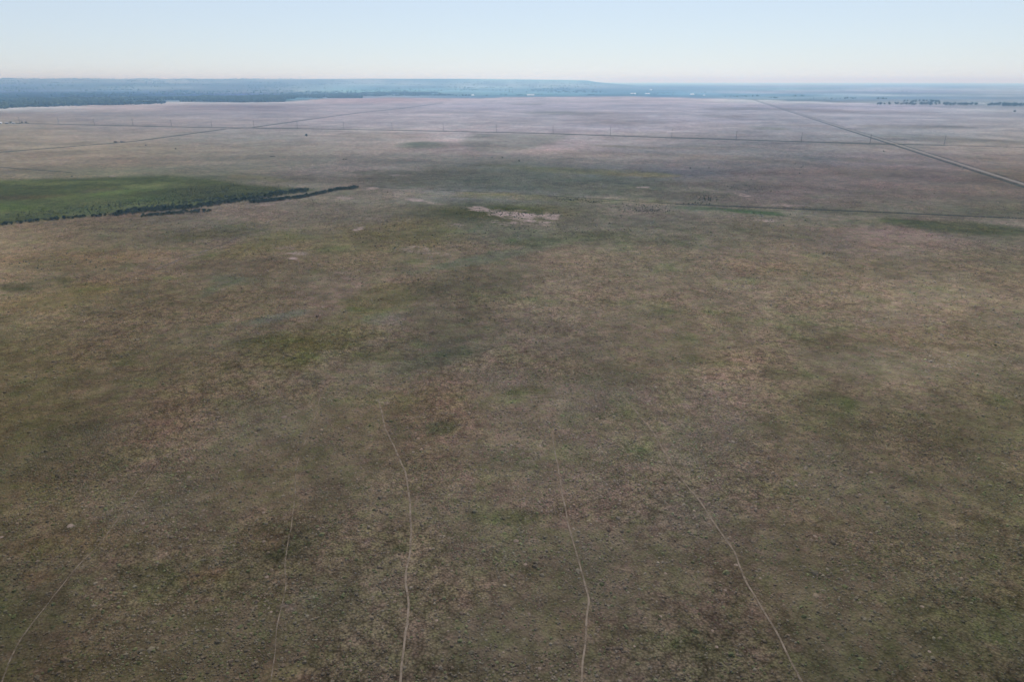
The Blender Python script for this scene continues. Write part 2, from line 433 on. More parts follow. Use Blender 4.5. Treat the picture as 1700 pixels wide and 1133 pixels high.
def cover(x, y, z, fine=True):
    """albedo of the plant cover, painted corner falloff included, and (bare, rough, far) amounts at ground points"""
    u, v = pxn(x, y, z)
    behind = y < 20
    u = np.where(behind, 850 + 500 * np.sin(x / 400.0), u)
    v = np.where(behind, 1100, v)
    r = np.hypot(x, y)
    lr = np.maximum(r, 60)
    # irregular borders: plant patches wander by a few percent of their distance
    wob1 = 0.6 * fbm(x, y, 260, 1, 4) + 0.5 * fbm(x, y, 45, 2, 4) + 0.5 * fbm(x, y, 900, 3, 3)
    wob2 = fbm(x, y, 16, 4, 4) * smooth(1500, 500, r) + .6 * fbm(x, y, 140, 24, 4)
    base = table(PV, PT, u + 60 * fbm(x, y, 500, 6, 3), v)
    wv = 2.2 * fbm(x, y, 1500, 8, 4) + 1.0 * fbm(x, y, 300, 18, 3)
    val = table(VV, VT, u, v + 0.8 * fbm(x, y, 900, 7, 4))
    edge = np.interp(u, EDGE_U, EDGE_V)
    far = smooth(0.5, -0.5, v - edge)
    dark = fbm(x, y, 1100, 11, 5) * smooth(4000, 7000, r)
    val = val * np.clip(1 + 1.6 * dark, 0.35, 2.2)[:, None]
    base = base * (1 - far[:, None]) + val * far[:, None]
    # green hay meadow beside the creek, and the darker paddock below the pole line
    sd_ = in_poly(FIELD, u, v, 6.0)
    m = smooth(-26, 14, sd_ + 16 * wob1)[:, None]
    g = clear_air((89, 100, 91), r)
    gn = (1 + 0.40 * fbm(x * .6, y, 90, 12, 5))[:, None]
    base = base * (1 - m * .95) + g * gn * m * .95
    sd_ = in_poly(PADDOCK, u, v, 4.0)
    m = smooth(-14, 16, sd_ + 14 * wob1)[:, None]
    base = base * (1 - m * .6) + clear_air((122, 131, 135), r) * m * .6
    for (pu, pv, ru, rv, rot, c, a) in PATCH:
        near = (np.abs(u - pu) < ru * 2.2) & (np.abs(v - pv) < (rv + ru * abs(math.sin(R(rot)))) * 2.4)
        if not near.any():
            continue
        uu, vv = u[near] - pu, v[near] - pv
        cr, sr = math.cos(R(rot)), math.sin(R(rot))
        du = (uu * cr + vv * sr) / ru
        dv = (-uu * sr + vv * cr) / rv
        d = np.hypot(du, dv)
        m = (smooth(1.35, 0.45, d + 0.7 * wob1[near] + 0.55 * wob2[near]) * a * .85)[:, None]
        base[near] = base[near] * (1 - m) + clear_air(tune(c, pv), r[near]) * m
    bare = np.zeros_like(u)
    for (pu, pv, ru, rv, rot, a) in BARE:
        near = (np.abs(u - pu) < ru * 2) & (np.abs(v - pv) < (rv + ru * abs(math.sin(R(rot)))) * 2.2)
        uu, vv = u[near] - pu, v[near] - pv
        cr, sr = math.cos(R(rot)), math.sin(R(rot))
        d = np.hypot((uu * cr + vv * sr) / ru, (-uu * sr + vv * cr) / rv)
        bare[near] = np.maximum(bare[near], a * smooth(1.3, 0.3, d + 0.6 * wob1[near] + .3 * wob2[near]))
    # regional mottling of the dry plain
    mot = 1 + 0.13 * fbm(x, y, 60, 13, 5) + 0.15 * fbm(x, y, 12, 14, 4) * smooth(1500, 500, r)
    mot = mot + 0.22 * fbm(x, y, 380, 15, 5) * smooth(900, 2200, r) * (1 - far)
    mot = mot + 0.34 * fbm(x * 0.5, y, 90, 19, 5) * smooth(350, 1300, r) * (1 - far)
    mot = mot + 0.22 * fbm(x * .8, y * 1.2, 26, 29, 4) * smooth(250, 700, r) * (1 - smooth(1800, 3500, r))
    mot = np.clip(mot, 0.4, 1.8)
    hue = fbm(x, y, 34, 16, 4) * (1 - 0.6 * smooth(1500, 4000, r))
    gr = fbm(x, y, 22, 17, 4)
    green = np.clip(gr - 0.22, 0, 1) * smooth(1300, 400, r)
    base = base * mot[:, None]
    base = base * np.stack([1 + 0.09 * hue - 0.3 * green, 1 - 0.02 * hue + 0.03 * green, 1 - 0.02 * hue - 0.38 * green], 1)
    return np.clip(base, 0.008, 0.5), np.stack([bare, np.clip(0.5 + 0.5 * hue, 0, 1), far], 1)


# ------------------------------------------------------------------ ground: one sheet out to the horizon
def build_ground():
    ang_f = np.arange(-52.0, 52.01, 0.075)
    ang_c = np.arange(55.0, 305.1, 2.5)
    ang = np.radians(np.concatenate([ang_f, ang_c]))
    vs = np.arange(1240, 137.0, -1.5)
    th = PITCH - np.arctan((566.5 - vs) / FPX)
    rr = CAM_H / np.tan(th)
    rr = np.concatenate([[.02, 3, 12, 25, 45, 65, 80], rr[rr > 85], [36000, 42000, 50000]])
    rr = np.unique(rr)
    A, Rr = np.meshgrid(ang, rr)
    x = (Rr * np.sin(A)).ravel()
    y = (Rr * np.cos(A)).ravel()
    z = height(x, y)
    c, e = cover(x, y, z)
    nr, na = A.shape
    i = np.arange(nr - 1)[:, None] * na
    j = np.arange(na)[None, :]
    jn = (j + 1) % na
    f = np.stack([i + j, i + jn, i + na + jn, i + na + j], -1).reshape(-1, 4)[:, ::-1]
    return mesh_np('ground', np.stack([x, y, z], 1), f, None, c, True, e)


m = new_mat('prairie', rough=1.0, spec=0.0)
t = m.node_tree
N, L = t.nodes, t.links
b = N['Principled BSDF']


def node(kind, **kw):
    n = N.new(kind)
    for k, v in kw.items():
        setattr(n, k, v)
    return n


def noise(scale, detail=3, rough=0.6, dist=0.0, vec=None):
    n = node('ShaderNodeTexNoise')
    n.inputs['Scale'].default_value = scale
    n.inputs['Detail'].default_value = detail
    n.inputs['Roughness'].default_value = rough
    n.inputs['Distortion'].default_value = dist
    L.new(vec or tc.outputs['Object'], n.inputs['Vector'])
    return n.outputs['Fac']


def remap(x, a, bb, c, d, clamp=True):
    n = node('ShaderNodeMapRange')
    n.clamp = clamp
    for k, v in zip(('From Min', 'From Max', 'To Min', 'To Max'), (a, bb, c, d)):
        n.inputs[k].default_value = v
    L.new(x, n.inputs['Value'])
    return n.outputs['Result']


def mth(op, a, bb):
    n = node('ShaderNodeMath', operation=op)
    for k, v in ((0, a), (1, bb)):
        if isinstance(v, (int, float)):
            n.inputs[k].default_value = v
        else:
            L.new(v, n.inputs[k])
    return n.outputs[0]


def mixc(f, a, bb):
    n = node('ShaderNodeMix', data_type='RGBA')
    for k, v in ((0, f), (6, a), (7, bb)):
        if isinstance(v, (int, float)):
            n.inputs[k].default_value = v
        elif isinstance(v, tuple):
            n.inputs[k].default_value = (*v, 1)
        else:
            L.new(v, n.inputs[k])
    return n.outputs[2]


tc = node('ShaderNodeTexCoord')
tone = node('ShaderNodeAttribute', attribute_name='tone')
cov = node('ShaderNodeAttribute', attribute_name='cover')
sep = node('ShaderNodeSeparateColor')
L.new(cov.outputs['Color'], sep.inputs[0])
bare, rough_a = sep.outputs[0], sep.outputs[1]
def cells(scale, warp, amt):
    """pebbly pattern of packed tussocks: 0 at a tussock, 1 in the gaps that get painted shade"""
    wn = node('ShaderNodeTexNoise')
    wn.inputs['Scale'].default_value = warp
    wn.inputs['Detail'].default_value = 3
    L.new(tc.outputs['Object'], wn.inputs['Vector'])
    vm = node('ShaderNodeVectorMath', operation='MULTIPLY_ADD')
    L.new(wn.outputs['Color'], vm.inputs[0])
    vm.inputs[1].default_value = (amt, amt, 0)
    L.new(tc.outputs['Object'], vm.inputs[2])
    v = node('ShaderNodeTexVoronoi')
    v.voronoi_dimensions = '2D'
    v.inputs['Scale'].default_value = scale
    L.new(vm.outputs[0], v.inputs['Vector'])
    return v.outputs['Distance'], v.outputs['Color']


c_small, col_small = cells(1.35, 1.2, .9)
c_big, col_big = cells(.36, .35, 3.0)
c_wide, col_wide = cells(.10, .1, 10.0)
n_clump = noise(0.13, 7, 0.8, 0.6)       # clumps of ten metres down to single plants
n_plain = noise(0.012, 7, 0.76, 0.8)     # wide mottling
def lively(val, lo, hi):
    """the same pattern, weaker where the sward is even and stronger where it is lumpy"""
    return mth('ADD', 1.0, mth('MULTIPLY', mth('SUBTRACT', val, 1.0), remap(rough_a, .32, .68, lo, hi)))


k = mth('MULTIPLY', lively(remap(c_small, .15, .75, 1.27, .64), .4, 1.2), lively(remap(c_big, .15, .75, 1.20, .76), .3, 1.3))  # shade between tussocks painted in: tops lightened, gaps darkened
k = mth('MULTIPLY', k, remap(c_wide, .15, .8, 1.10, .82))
k = mth('MULTIPLY', k, remap(n_clump, .34, .66, .76, 1.26))
k = mth('MULTIPLY', k, remap(n_plain, .36, .64, .80, 1.20))
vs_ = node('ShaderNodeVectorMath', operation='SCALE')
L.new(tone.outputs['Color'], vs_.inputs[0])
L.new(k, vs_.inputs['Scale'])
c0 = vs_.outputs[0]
# straw and green plants mixed at tussock scale
tint = node('ShaderNodeVectorMath', operation='MULTIPLY')
n_hue = noise(0.16, 6, 0.72, 0.4)
hr = node('ShaderNodeValToRGB')
hr.color_ramp.elements[0].position = .36
hr.color_ramp.elements[0].color = (.90, 1.03, .85, 1)
hr.color_ramp.elements[1].position = .64
hr.color_ramp.elements[1].color = (1.08, .98, 1.10, 1)
L.new(n_hue, hr.inputs[0])
L.new(c0, tint.inputs[0])
L.new(hr.outputs[0], tint.inputs[1])
# pale soil between the plants
bn = mth('ADD', mth('MULTIPLY', noise(0.10, 7, 0.82, 0.8), 0.65), mth('MULTIPLY', noise(0.035, 4, 0.7, 0.5), 0.35))
bm = remap(mth('ADD', bn, mth('MULTIPLY', bare, 0.145)), .575, .72, 0, 1)
bm = mth('MULTIPLY', bm, mth('MINIMUM', mth('MULTIPLY', bare, 1.4), 0.95))
soil = mixc(noise(0.2, 3), (.21, .16, .148), (.38, .295, .285))
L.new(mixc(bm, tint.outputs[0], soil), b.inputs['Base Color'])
bp = node('ShaderNodeBump')
bp.inputs['Strength'].default_value = 0.8
bp.inputs['Distance'].default_value = 0.30
L.new(mth('SUBTRACT', 1.0, mth('ADD', c_small, mth('MULTIPLY', c_big, 1.6))), bp.inputs['Height'])
L.new(bp.outputs['Normal'], b.inputs['Normal'])
M_PRAIRIE = m

gme = build_ground()
gme.materials.append(M_PRAIRIE)
ground = tag(link('ground', gme), 'wide dry grassland plain with mottled olive and tan cover', 'ground', kind='structure')

# ------------------------------------------------------------------ haze: one closed box round the camera and the whole scene
hb = MB().box(-56000, 56000, -56000, 56000, -3.0, 215.0)
hm = bpy.data.materials.new('haze_air')
hm.use_nodes = True
hn = hm.node_tree
hn.nodes.clear()
ho = hn.nodes.new('ShaderNodeOutputMaterial')
hv = hn.nodes.new('ShaderNodeVolumePrincipled')
hv.inputs['Color'].default_value = (0.36, 0.65, 1.0, 1)
hv.inputs['Absorption Color'].default_value = (1, 1, 1, 1)
hv.inputs['Density'].default_value = 1.1e-4
hv.inputs['Anisotropy'].default_value = 0.68
hn.links.new(hv.outputs[0], ho.inputs['Volume'])
tag(link('haze', hb.mesh('haze', hm)), 'pale blue haze filling the air over the plain', 'haze', kind='stuff')


# ------------------------------------------------------------------ where cattle walk
TRAILS = [
    (.32, 0, [(-3, 1150), (15, 1100), (35, 1062), (60, 1028), (80, 1005), (95, 985), (110, 966), (130, 940), (165, 905), (195, 865), (225, 820), (250, 790), (262, 772)]),
    (.26, 1, [(232, 1110), (240, 1090), (250, 1045), (250, 1000), (256, 960), (265, 925)]),
    (.28, 0, [(448, 1150), (457, 1088), (459, 1047), (468, 1010), (476, 970), (473, 939), (477, 909), (485, 868), (490, 831), (490, 804), (492, 777), (500, 750), (512, 722), (524, 690), (532, 655)]),
    (.54, 0, [(664, 1150), (668, 1100), (672, 1070), (677, 1030), (680, 1005), (674, 970), (674, 950), (681, 915), (683, 880), (681, 840), (677, 805), (673, 785), (662, 760), (655, 742), (640, 715), (632, 680), (628, 662)]),
    (.46, 0, [(968, 1150), (966, 1105), (972, 1070), (975, 1030), (978, 1000), (965, 950), (955, 910), (944, 870), (935, 830), (927, 780), (920, 745), (917, 715)]),
    (.52, 0, [(1340, 1150), (1310, 1095), (1290, 1050), (1262, 1005), (1240, 970), (1225, 935), (1219, 917), (1200, 890), (1180, 860), (1160, 832), (1135, 800), (1118, 780), (1100, 745), (1085, 720), (1060, 690), (1035, 660)]),
    (.42, 1, [(1110, 1150), (1103, 1090), (1097, 1050), (1090, 1020)]),
    (.42, 1, [(338, 676), (350, 660), (362, 635), (367, 615)]),
    (.42, 1, [(413, 575), (425, 562)]),
    (.42, 1, [(1600, 795), (1622, 812)]), (.42, 1, [(1505, 940), (1530, 975), (1545, 1000)]),
    (.5, 1, [(940, 690), (930, 720), (922, 745)]), (.45, 1, [(950, 720), (958, 745)]),
    (.45, 1, [(1094, 742), (1110, 775), (1130, 815)]),
]


def trail_line(pts, step=.8, jit=.35):
    """the wandering centre line of a trail on the ground"""
    P = [np.array(px(u, v)[:2]) for u, v in pts]
    out = []
    for a, bb in zip(P[:-1], P[1:]):
        n = max(1, int(np.linalg.norm(bb - a) / step))
        for i in range(n):
            out.append(a + (bb - a) * i / n)
    out.append(P[-1])
    q = np.array(out)
    if jit:
        s = np.arange(len(q)) * step
        off = fbm(s, s * 0 + 7.3 * len(q), 9.0, 3, 3) * jit
        d = np.gradient(q, axis=0)
        d /= np.linalg.norm(d, axis=1)[:, None] + 1e-9
        q = q + np.stack([-d[:, 1], d[:, 0]], 1) * off[:, None]
        for _ in range(3):
            q[1:-1] = (q[:-2] + q[1:-1] * 2 + q[2:]) / 4
    return q


TRODDEN = set()
MOUND = [(116, 874, 1.0), (269, 818, .5), (314, 793, .9), (338, 848, .5), (237, 870, .7), (438, 900, .62), (450, 1017, .42), (443, 959, .6), (397, 782, .6),
         (438, 852, .6), (857, 899, .8), (734, 899, .5), (872, 938, .5), (878, 1020, .42), (725, 1031, .4), (599, 1114, .42), (896, 1111, .45), (1060, 850, .6),
         (1105, 953, .45), (1097, 1024, .45), (1053, 1074, .3), (695, 810, .4), (1204, 981, .5), (1190, 1075, .42), (1446, 785, .7), (1428, 822, .6),
         (1353, 891, .5), (1292, 844, .5), (1222, 939, .6), (1262, 961, .4), (1531, 1008, .45), (1543, 1083, .4), (1136, 672, 1.3), (472, 693, 1.2),
         (2, 893, .6), (1480, 905, .4), (1000, 806, .4), (1183, 1048, .35)]
for mu, mv, ms in MOUND:
    mp = px(mu, mv)
    for ax in range(-3, 4):
        for ay in range(-3, 4):
            if math.hypot(ax, ay) * .5 < ms + .45:
                TRODDEN.add((int(mp.x // .5) + ax, int(mp.y // .5) + ay))
for _, faint, pts in TRAILS:
    if faint:
        continue
    for qx, qy in trail_line(pts):
        for ax in (-1, 0, 1):
            for ay in (-1, 0, 1):
                TRODDEN.add((int(qx // .5) + ax, int(qy // .5) + ay))


# ------------------------------------------------------------------ tussocks and low brush standing on the plain (uncountable)
def tussocks(name, xs, ys, sizes, cols, mat, hgt=0.55, label='', cat='', k=5):
    n = len(xs)
    zs = height(xs, ys)
    a0 = rng.random(n) * 6.28
    an = a0[:, None] + np.arange(k)[None] * (2 * math.pi / k) + rng.normal(0, .15, (n, k))
    r1 = sizes[:, None] * rng.uniform(.7, 1.2, (n, k))
    r2 = r1 * rng.uniform(.45, .8, (n, k))
    hh = sizes * hgt * rng.uniform(.6, 1.4, n)
    V = np.zeros((n, 2 * k + 1, 3))
    V[:, :k, 0] = xs[:, None] + r1 * np.cos(an)
    V[:, :k, 1] = ys[:, None] + r1 * np.sin(an)
    V[:, :k, 2] = zs[:, None] - 0.04
    an2 = an + .5
    V[:, k:2 * k, 0] = xs[:, None] + r2 * np.cos(an2)
    V[:, k:2 * k, 1] = ys[:, None] + r2 * np.sin(an2)
    V[:, k:2 * k, 2] = (zs + hh)[:, None] * 1.0 + hh[:, None] * rng.uniform(-.4, .25, (n, k))
    V[:, 2 * k, 0] = xs + rng.normal(0, .2, n) * sizes
    V[:, 2 * k, 1] = ys + rng.normal(0, .2, n) * sizes
    V[:, 2 * k, 2] = zs + hh * 1.35
    F = []
    for i in range(k):
        j = (i + 1) % k
        F += [(i, j, k + i), (j, k + j, k + i), (k + i, k + j, 2 * k)]
    F = np.array(F)[None] + (np.arange(n) * (2 * k + 1))[:, None, None]
    C = np.repeat(cols[:, None, :], 2 * k + 1, 1)
    me = mesh_np(name, V.reshape(-1, 3), F.reshape(-1, 3), mat, C.reshape(-1, 3), False)
    return tag(link(name, me), label, cat, kind='stuff')


mt = new_mat('tussock_leaves', rough=1.0, spec=0.0)
tt = mt.node_tree
at = tt.nodes.new('ShaderNodeAttribute')
at.attribute_name = 'tone'
tt.links.new(at.outputs['Color'], tt.nodes['Principled BSDF'].inputs['Base Color'])


def scatter(n, r0, r1, power):
    """points in a sector round the drone, denser near"""
    q = rng.random(n)
    if power == 2:
        r = np.sqrt(r0 ** 2 + q * (r1 ** 2 - r0 ** 2))
    else:
        r = r0 * (r1 / r0) ** q
    a = np.radians(rng.uniform(-47, 47, n))
    return r * np.sin(a), r * np.cos(a), r


def plant_colours(xs, ys, spread=.35, gain=1.0):
    c, e = cover(xs, ys, height(xs, ys))
    g = c.mean(1, keepdims=True)
    c = c * .75 + g * .25
    n = len(xs)
    kk = np.exp(rng.normal(0, spread, n)) * gain
    green = rng.random(n)
    tint = np.ones((n, 3))
    tint[green > .8] = (.86, 1.05, .76)
    tint[green < .3] = (1.10, 1.0, .98)
    return c * kk[:, None] * tint, e


def density_mask(xs, ys, lo=-.2, hi=.35):
    d = 0.6 * fbm(xs, ys, 14, 31, 4) + 0.4 * fbm(xs, ys, 70, 33, 3)
    return rng.random(len(xs)) < smooth(lo, hi, d) * .7 + .3


x1, y1, r1_ = scatter(190000, 85, 280, 2)
x2, y2, r2_ = scatter(230000, 280, 1250, 1)
xs = np.concatenate([x1, x2])
ys = np.concatenate([y1, y2])
rs = np.concatenate([r1_, r2_])
kmask = density_mask(xs, ys)
uu_, vv_ = pxn(xs, ys, np.zeros_like(xs))
kmask &= in_poly(FIELD, uu_, vv_, 6.0) < 0
xs, ys, rs = xs[kmask], ys[kmask], rs[kmask]
fade = rng.random(len(xs)) > smooth(350, 1250, rs)
xs, ys, rs = xs[fade], ys[fade], rs[fade]
sz = 0.24 * np.exp(rng.normal(0, .4, len(xs))) * np.maximum(1, rs / 280) ** .5
cc, ee = plant_colours(xs, ys, .20, 1.4)
keep = ee[:, 0] < .45 + .5 * rng.random(len(xs))
keep &= np.array([(int(a // .5), int(c // .5)) not in TRODDEN for a, c in zip(xs, ys)])
tussocks('grass_tussocks', xs[keep], ys[keep], sz[keep], cc[keep], mt, .46,
         'low olive and straw tussocks scattered over the near plain', 'grass')

# darker brush in loose groups
BRUSH = [(950, 331, 30, 4, 90), (1075, 349, 40, 4, 140), (1170, 330, 26, 8, 110), (1150, 338, 20, 3, 40), (985, 335, 22, 3, 50),
         (860, 355, 90, 7, 170), (1060, 342, 60, 4, 60), (1230, 312, 60, 6, 60), (700, 400, 120, 30, 60), (880, 385, 120, 14, 50),
         (430, 315, 60, 6, 110), (330, 318, 70, 9, 160), (230, 337, 80, 8, 160), (90, 438, 110, 16, 40), (160, 352, 70, 6, 120)]
bx, by = [], []
for (u0, v0, ru, rv, n) in BRUSH:
    for _ in range(n):
        p = px(u0 + random.gauss(0, ru * .5), v0 + random.gauss(0, rv * .5))
        bx.append(p.x)
        by.append(p.y)
bx, by = np.array(bx), np.array(by)
cb = np.exp(rng.normal(0, .25, len(bx)))[:, None] * np.array([[.052, .062, .046]])
tussocks('low_brush', bx, by, rng.uniform(.25, .7, len(bx)), cb, mt, .8,
         'dark low brush in loose groups around the salty patch', 'brush', 7)


# ------------------------------------------------------------------ roads, tracks and trails
def ribbon(name, pts, width, mat, lift, jit=0.0, step=None, side=0.0, taper=True, uvw=None):
    """a strip along ground points (surveyed), sampled finely and laid on the terrain"""
    q = trail_line(pts, step or 2.0, jit)
    d = np.gradient(q, axis=0)
    d /= np.linalg.norm(d, axis=1)[:, None] + 1e-9
    nrm = np.stack([-d[:, 1], d[:, 0]], 1)
    s = np.arange(len(q), dtype=float)
    wd = width * (1 + 0.35 * fbm(s, s * 0 + len(q), 6, 5, 3)) if jit else np.full(len(q), width)
    Lp = q + nrm * (side + wd / 2)[:, None] if jit else q + nrm * (side + width / 2)
    Rp = q + nrm * (side - wd / 2)[:, None] if jit else q + nrm * (side - width / 2)
    V = np.zeros((len(q) * 2, 3))
    V[0::2, :2] = Lp
    V[1::2, :2] = Rp
    V[:, 2] = height(V[:, 0], V[:, 1]) + lift
    i = np.arange(len(q) - 1) * 2
    F = np.stack([i, i + 1, i + 3, i + 2], 1)
    c, _ = cover(V[:, 0], V[:, 1], V[:, 2])
    me = mesh_np(name, V, F, mat, c, True)
    return link(name, me)


def strip_mat(name, c, blend, scale=.6, lo=.42, hi=.58, alpha=True):
    """soil or weeds breaking up into the ordinary cover along its length"""
    m = new_mat(name, c, 1.0, 0.0)
    t = m.node_tree
    b = t.nodes['Principled BSDF']
    tc = t.nodes.new('ShaderNodeTexCoord')
    n = t.nodes.new('ShaderNodeTexNoise')
    n.inputs['Scale'].default_value = scale
    n.inputs['Detail'].default_value = 5
    n.inputs['Roughness'].default_value = .7
    t.links.new(tc.outputs['Object'], n.inputs['Vector'])
    mr = t.nodes.new('ShaderNodeMapRange')
    mr.inputs['From Min'].default_value = lo
    mr.inputs['From Max'].default_value = hi
    mr.inputs['To Min'].default_value = blend
    mr.inputs['To Max'].default_value = 1.0
    t.links.new(n.outputs['Fac'], mr.inputs['Value'])
    a = t.nodes.new('ShaderNodeAttribute')
    a.attribute_name = 'tone'
    mix = t.nodes.new('ShaderNodeMix')
    mix.data_type = 'RGBA'
    t.links.new(mr.outputs[0], mix.inputs[0])
    t.links.new(a.outputs['Color'], mix.inputs[6])
    mix.inputs[7].default_value = (*c, 1)
    t.links.new(mix.outputs[2], b.inputs['Base Color'])
    if alpha:
        t.links.new(mr.outputs[0], b.inputs['Alpha'])
    return m


M_GRAVEL = strip_mat('gravel', (.19, .175, .155), .75, .5, .35, .6, False)
M_WEEDS = strip_mat('ditch_weeds', (.036, .040, .034), .6, .09)
M_FAINT = strip_mat('overgrown_track', (.040, .046, .038), .25, .03)
M_TRACK = strip_mat('worn_track', (.050, .056, .046), .6, .05)
M_TRAIL = strip_mat('trodden_soil', (.160, .128, .100), .40, .2, .36, .60)
M_TRAIL_WORN = strip_mat('deep_trodden_soil', (.170, .136, .106), .58, .3, .36, .60)
M_TRAIL_FAINT = strip_mat('half_grown_trodden_soil', (.12, .098, .076), .0, .15, .44, .70)
M_SOIL = strip_mat('bare_track_soil', (.16, .13, .12), .0, .12, .40, .62)


def ground_strip(name, pts, width, mat, lift, **kw):
    return tag(ribbon(name, pts, width, mat, lift, **kw), kind='structure')


ROAD = [(1740, 318.5), (1250, 164.5)]
ground_strip('road_verge', ROAD, 8, M_TRACK, .05, step=20, side=10)
ground_strip('road_verge', ROAD, 4, M_FAINT, .05, step=20, side=-8)
ground_strip('road', ROAD, 5.4, M_GRAVEL, .10, step=20)
LINE = [(-200, 203), (33, 204.5), (98, 206), (157, 207.5), (221, 208.7), (285, 210.3), (352, 211.4), (422, 212.4), (494, 213.4), (571, 214.6),
        (651, 215.9), (736, 217.6), (824, 219.4), (918, 221.7), (1013, 225), (1115, 228.4), (1222, 231.6), (1330, 235), (1444, 238.4),
        (1567, 241), (1700, 244.5), (1900, 250)]
ground_strip('track', LINE[:-2], 26, M_TRACK, .06, step=20)
ground_strip('track', LINE[-3:], 12, M_TRACK, .06, step=20)
ground_strip('track', [(-100, 258), (0, 252.5), (120, 243), (200, 236.5), (230, 233.5), (375, 214), (422, 211.5)], 15, M_TRACK, .08, step=20)
ground_strip('track', [(422, 211), (520, 197), (600, 186.5), (660, 180.5), (735, 170.5)], 17, M_TRACK, .08, step=25)
ground_strip('track', [(-60, 275), (0, 277.5), (60, 282), (118, 286)], 5, M_TRACK, .08, step=10)
ground_strip('fence_track', [(600, 308), (650, 312), (740, 316), (860, 322), (1000, 330.5), (1120, 338.5)], 4, M_FAINT, .05, step=6)
ground_strip('fence_track', [(1120, 338.5), (1250, 344), (1430, 351), (1600, 358.5), (1800, 367)], 7, M_WEEDS, .05, step=6)
ground_strip('track', [(1655, 187.5), (1700, 189), (1800, 192)], 30, M_GRAVEL, .1, step=20)
ground_strip('old_track', [(398, 394), (340, 417), (300, 430), (260, 447), (190, 470)], 2.2, M_SOIL, .06, step=3, jit=.8)
ground_strip('old_track', [(398, 394), (440, 370), (480, 352)], 1.8, M_SOIL, .06, step=3, jit=.8)
for wd, faint, pts in TRAILS:
    ground_strip('cattle_trail', pts, wd, M_TRAIL_FAINT if faint else (M_TRAIL_WORN if wd > .44 else M_TRAIL), .10, step=.8, jit=.35)

# ------------------------------------------------------------------ pale soil mounds in the grass
M_MOUND = noise_mat('mound_soil', (.125, .095, .075), (.185, .14, .112), 2.5)
for q, (u, v, s) in enumerate(MOUND):
    p = pg(u, v)
    k = 14
    vv, ff = [], []
    for ring, (rr_, zz) in enumerate(((1.0, -.05), (.8, .06), (.5, .13), (.2, .17))):
        for i in range(k):
            a = 2 * math.pi * i / k
            jr = rr_ * (1 + random.uniform(-.22, .22) * (1 if ring < 2 else .5))
            vv.append((math.cos(a) * jr * s, math.sin(a) * jr * s, zz * min(s, .8) * 1.2))
    vv.append((0, 0, .18 * min(s, .8) * 1.2))
    for ring in range(3):
        for i in range(k):
            j = (i + 1) % k
            ff.append((ring * k + i, ring * k + j, (ring + 1) * k + j, (ring + 1) * k + i))
    for i in range(k):
        ff.append((3 * k + i, 3 * k + (i + 1) % k, 4 * k))
    me = bpy.data.meshes.new('soil_mound')
    me.from_pydata(vv, [], ff)
    me.materials.append(M_MOUND)
    o = link('soil_mound', me, loc=(p.x, p.y, p.z))
    if q == 32:
        tag(o, 'largest pale pinkish soil mound, right of centre halfway up the plain', 'soil mound', 'pale soil mounds in the grass')
    elif q == 0:
        tag(o, 'pinkish bare soil mound beside the leftmost curving trail', 'soil mound', 'pale soil mounds in the grass')
    else:
        tag(o, 'small round pale bare soil mound in the near grass', 'soil mound', 'pale soil mounds in the grass')


# ------------------------------------------------------------------ trees and shrubs
M_BARK = noise_mat('bark', (.08, .065, .05), (.14, .12, .10), 3)
M_LEAF = noise_mat('cottonwood_leaves', (.035, .055, .028), (.075, .10, .045), .35, detail=5)
M_WILLOW = noise_mat('willow_leaves', (.032, .050, .034), (.060, .085, .050), .8, detail=5)
M_WILLOW2 = noise_mat('grey_willow_leaves', (.055, .070, .052), (.092, .112, .076), .8, detail=5)


def leaf_cloud(blobs, n, leaf, squash=1.0, seed=0):
    """many leaf-sized quads spread through lobes (centre, radius)"""
    g = np.random.default_rng(seed)
    w_ = np.array([bl[3] ** 2 for bl in blobs])
    idx = g.choice(len(blobs), n, p=w_ / w_.sum())
    c = np.array([bl[:3] for bl in blobs])[idx]
    rr_ = np.array([bl[3] for bl in blobs])[idx]
    d = g.normal(size=(n, 3))
    d /= np.linalg.norm(d, axis=1)[:, None]
    d[:, 2] *= squash
    p = c + d * (rr_ * g.uniform(.55, 1.08, n))[:, None]
    a = g.normal(size=(n, 3))
    a /= np.linalg.norm(a, axis=1)[:, None]
    bvec = np.cross(a, g.normal(size=(n, 3)))
    bvec /= np.linalg.norm(bvec, axis=1)[:, None]
    s = leaf * g.uniform(.6, 1.4, n)[:, None]
    V = np.stack([p - a * s, p + bvec * s * .7, p + a * s, p - bvec * s * .7], 1)
    F = np.arange(n * 4).reshape(n, 4)
    return V.reshape(-1, 3), F


def tree_meshes(seed, h, wdt, n, mat, trunk=True):
    g = random.Random(seed)
    t = MB()
    top = h * .55
    t.tube((0, 0, -.3), (g.uniform(-.2, .2), g.uniform(-.2, .2), top), .045 * h, .02 * h, 7)
    blobs = []
    for i in range(9):
        a = g.uniform(0, 6.28)
        rad = g.uniform(.1, .32) * wdt
        zz = h * g.uniform(.38, .82)
        pnt = (math.cos(a) * rad, math.sin(a) * rad, zz)
        t.tube((0, 0, top * g.uniform(.4, .9)), pnt, .016 * h, .006 * h, 5)
        blobs.append((*pnt, wdt * g.uniform(.16, .28)))
    blobs.append((0, 0, h * .85, wdt * .18))
    V, F = leaf_cloud(blobs, n, h * .05, .9, seed)
    V[:, 2] = np.clip(V[:, 2], h * .12, h * 1.05)
    return t.mesh('trunk', M_BARK), mesh_np('crown', V, F, mat)


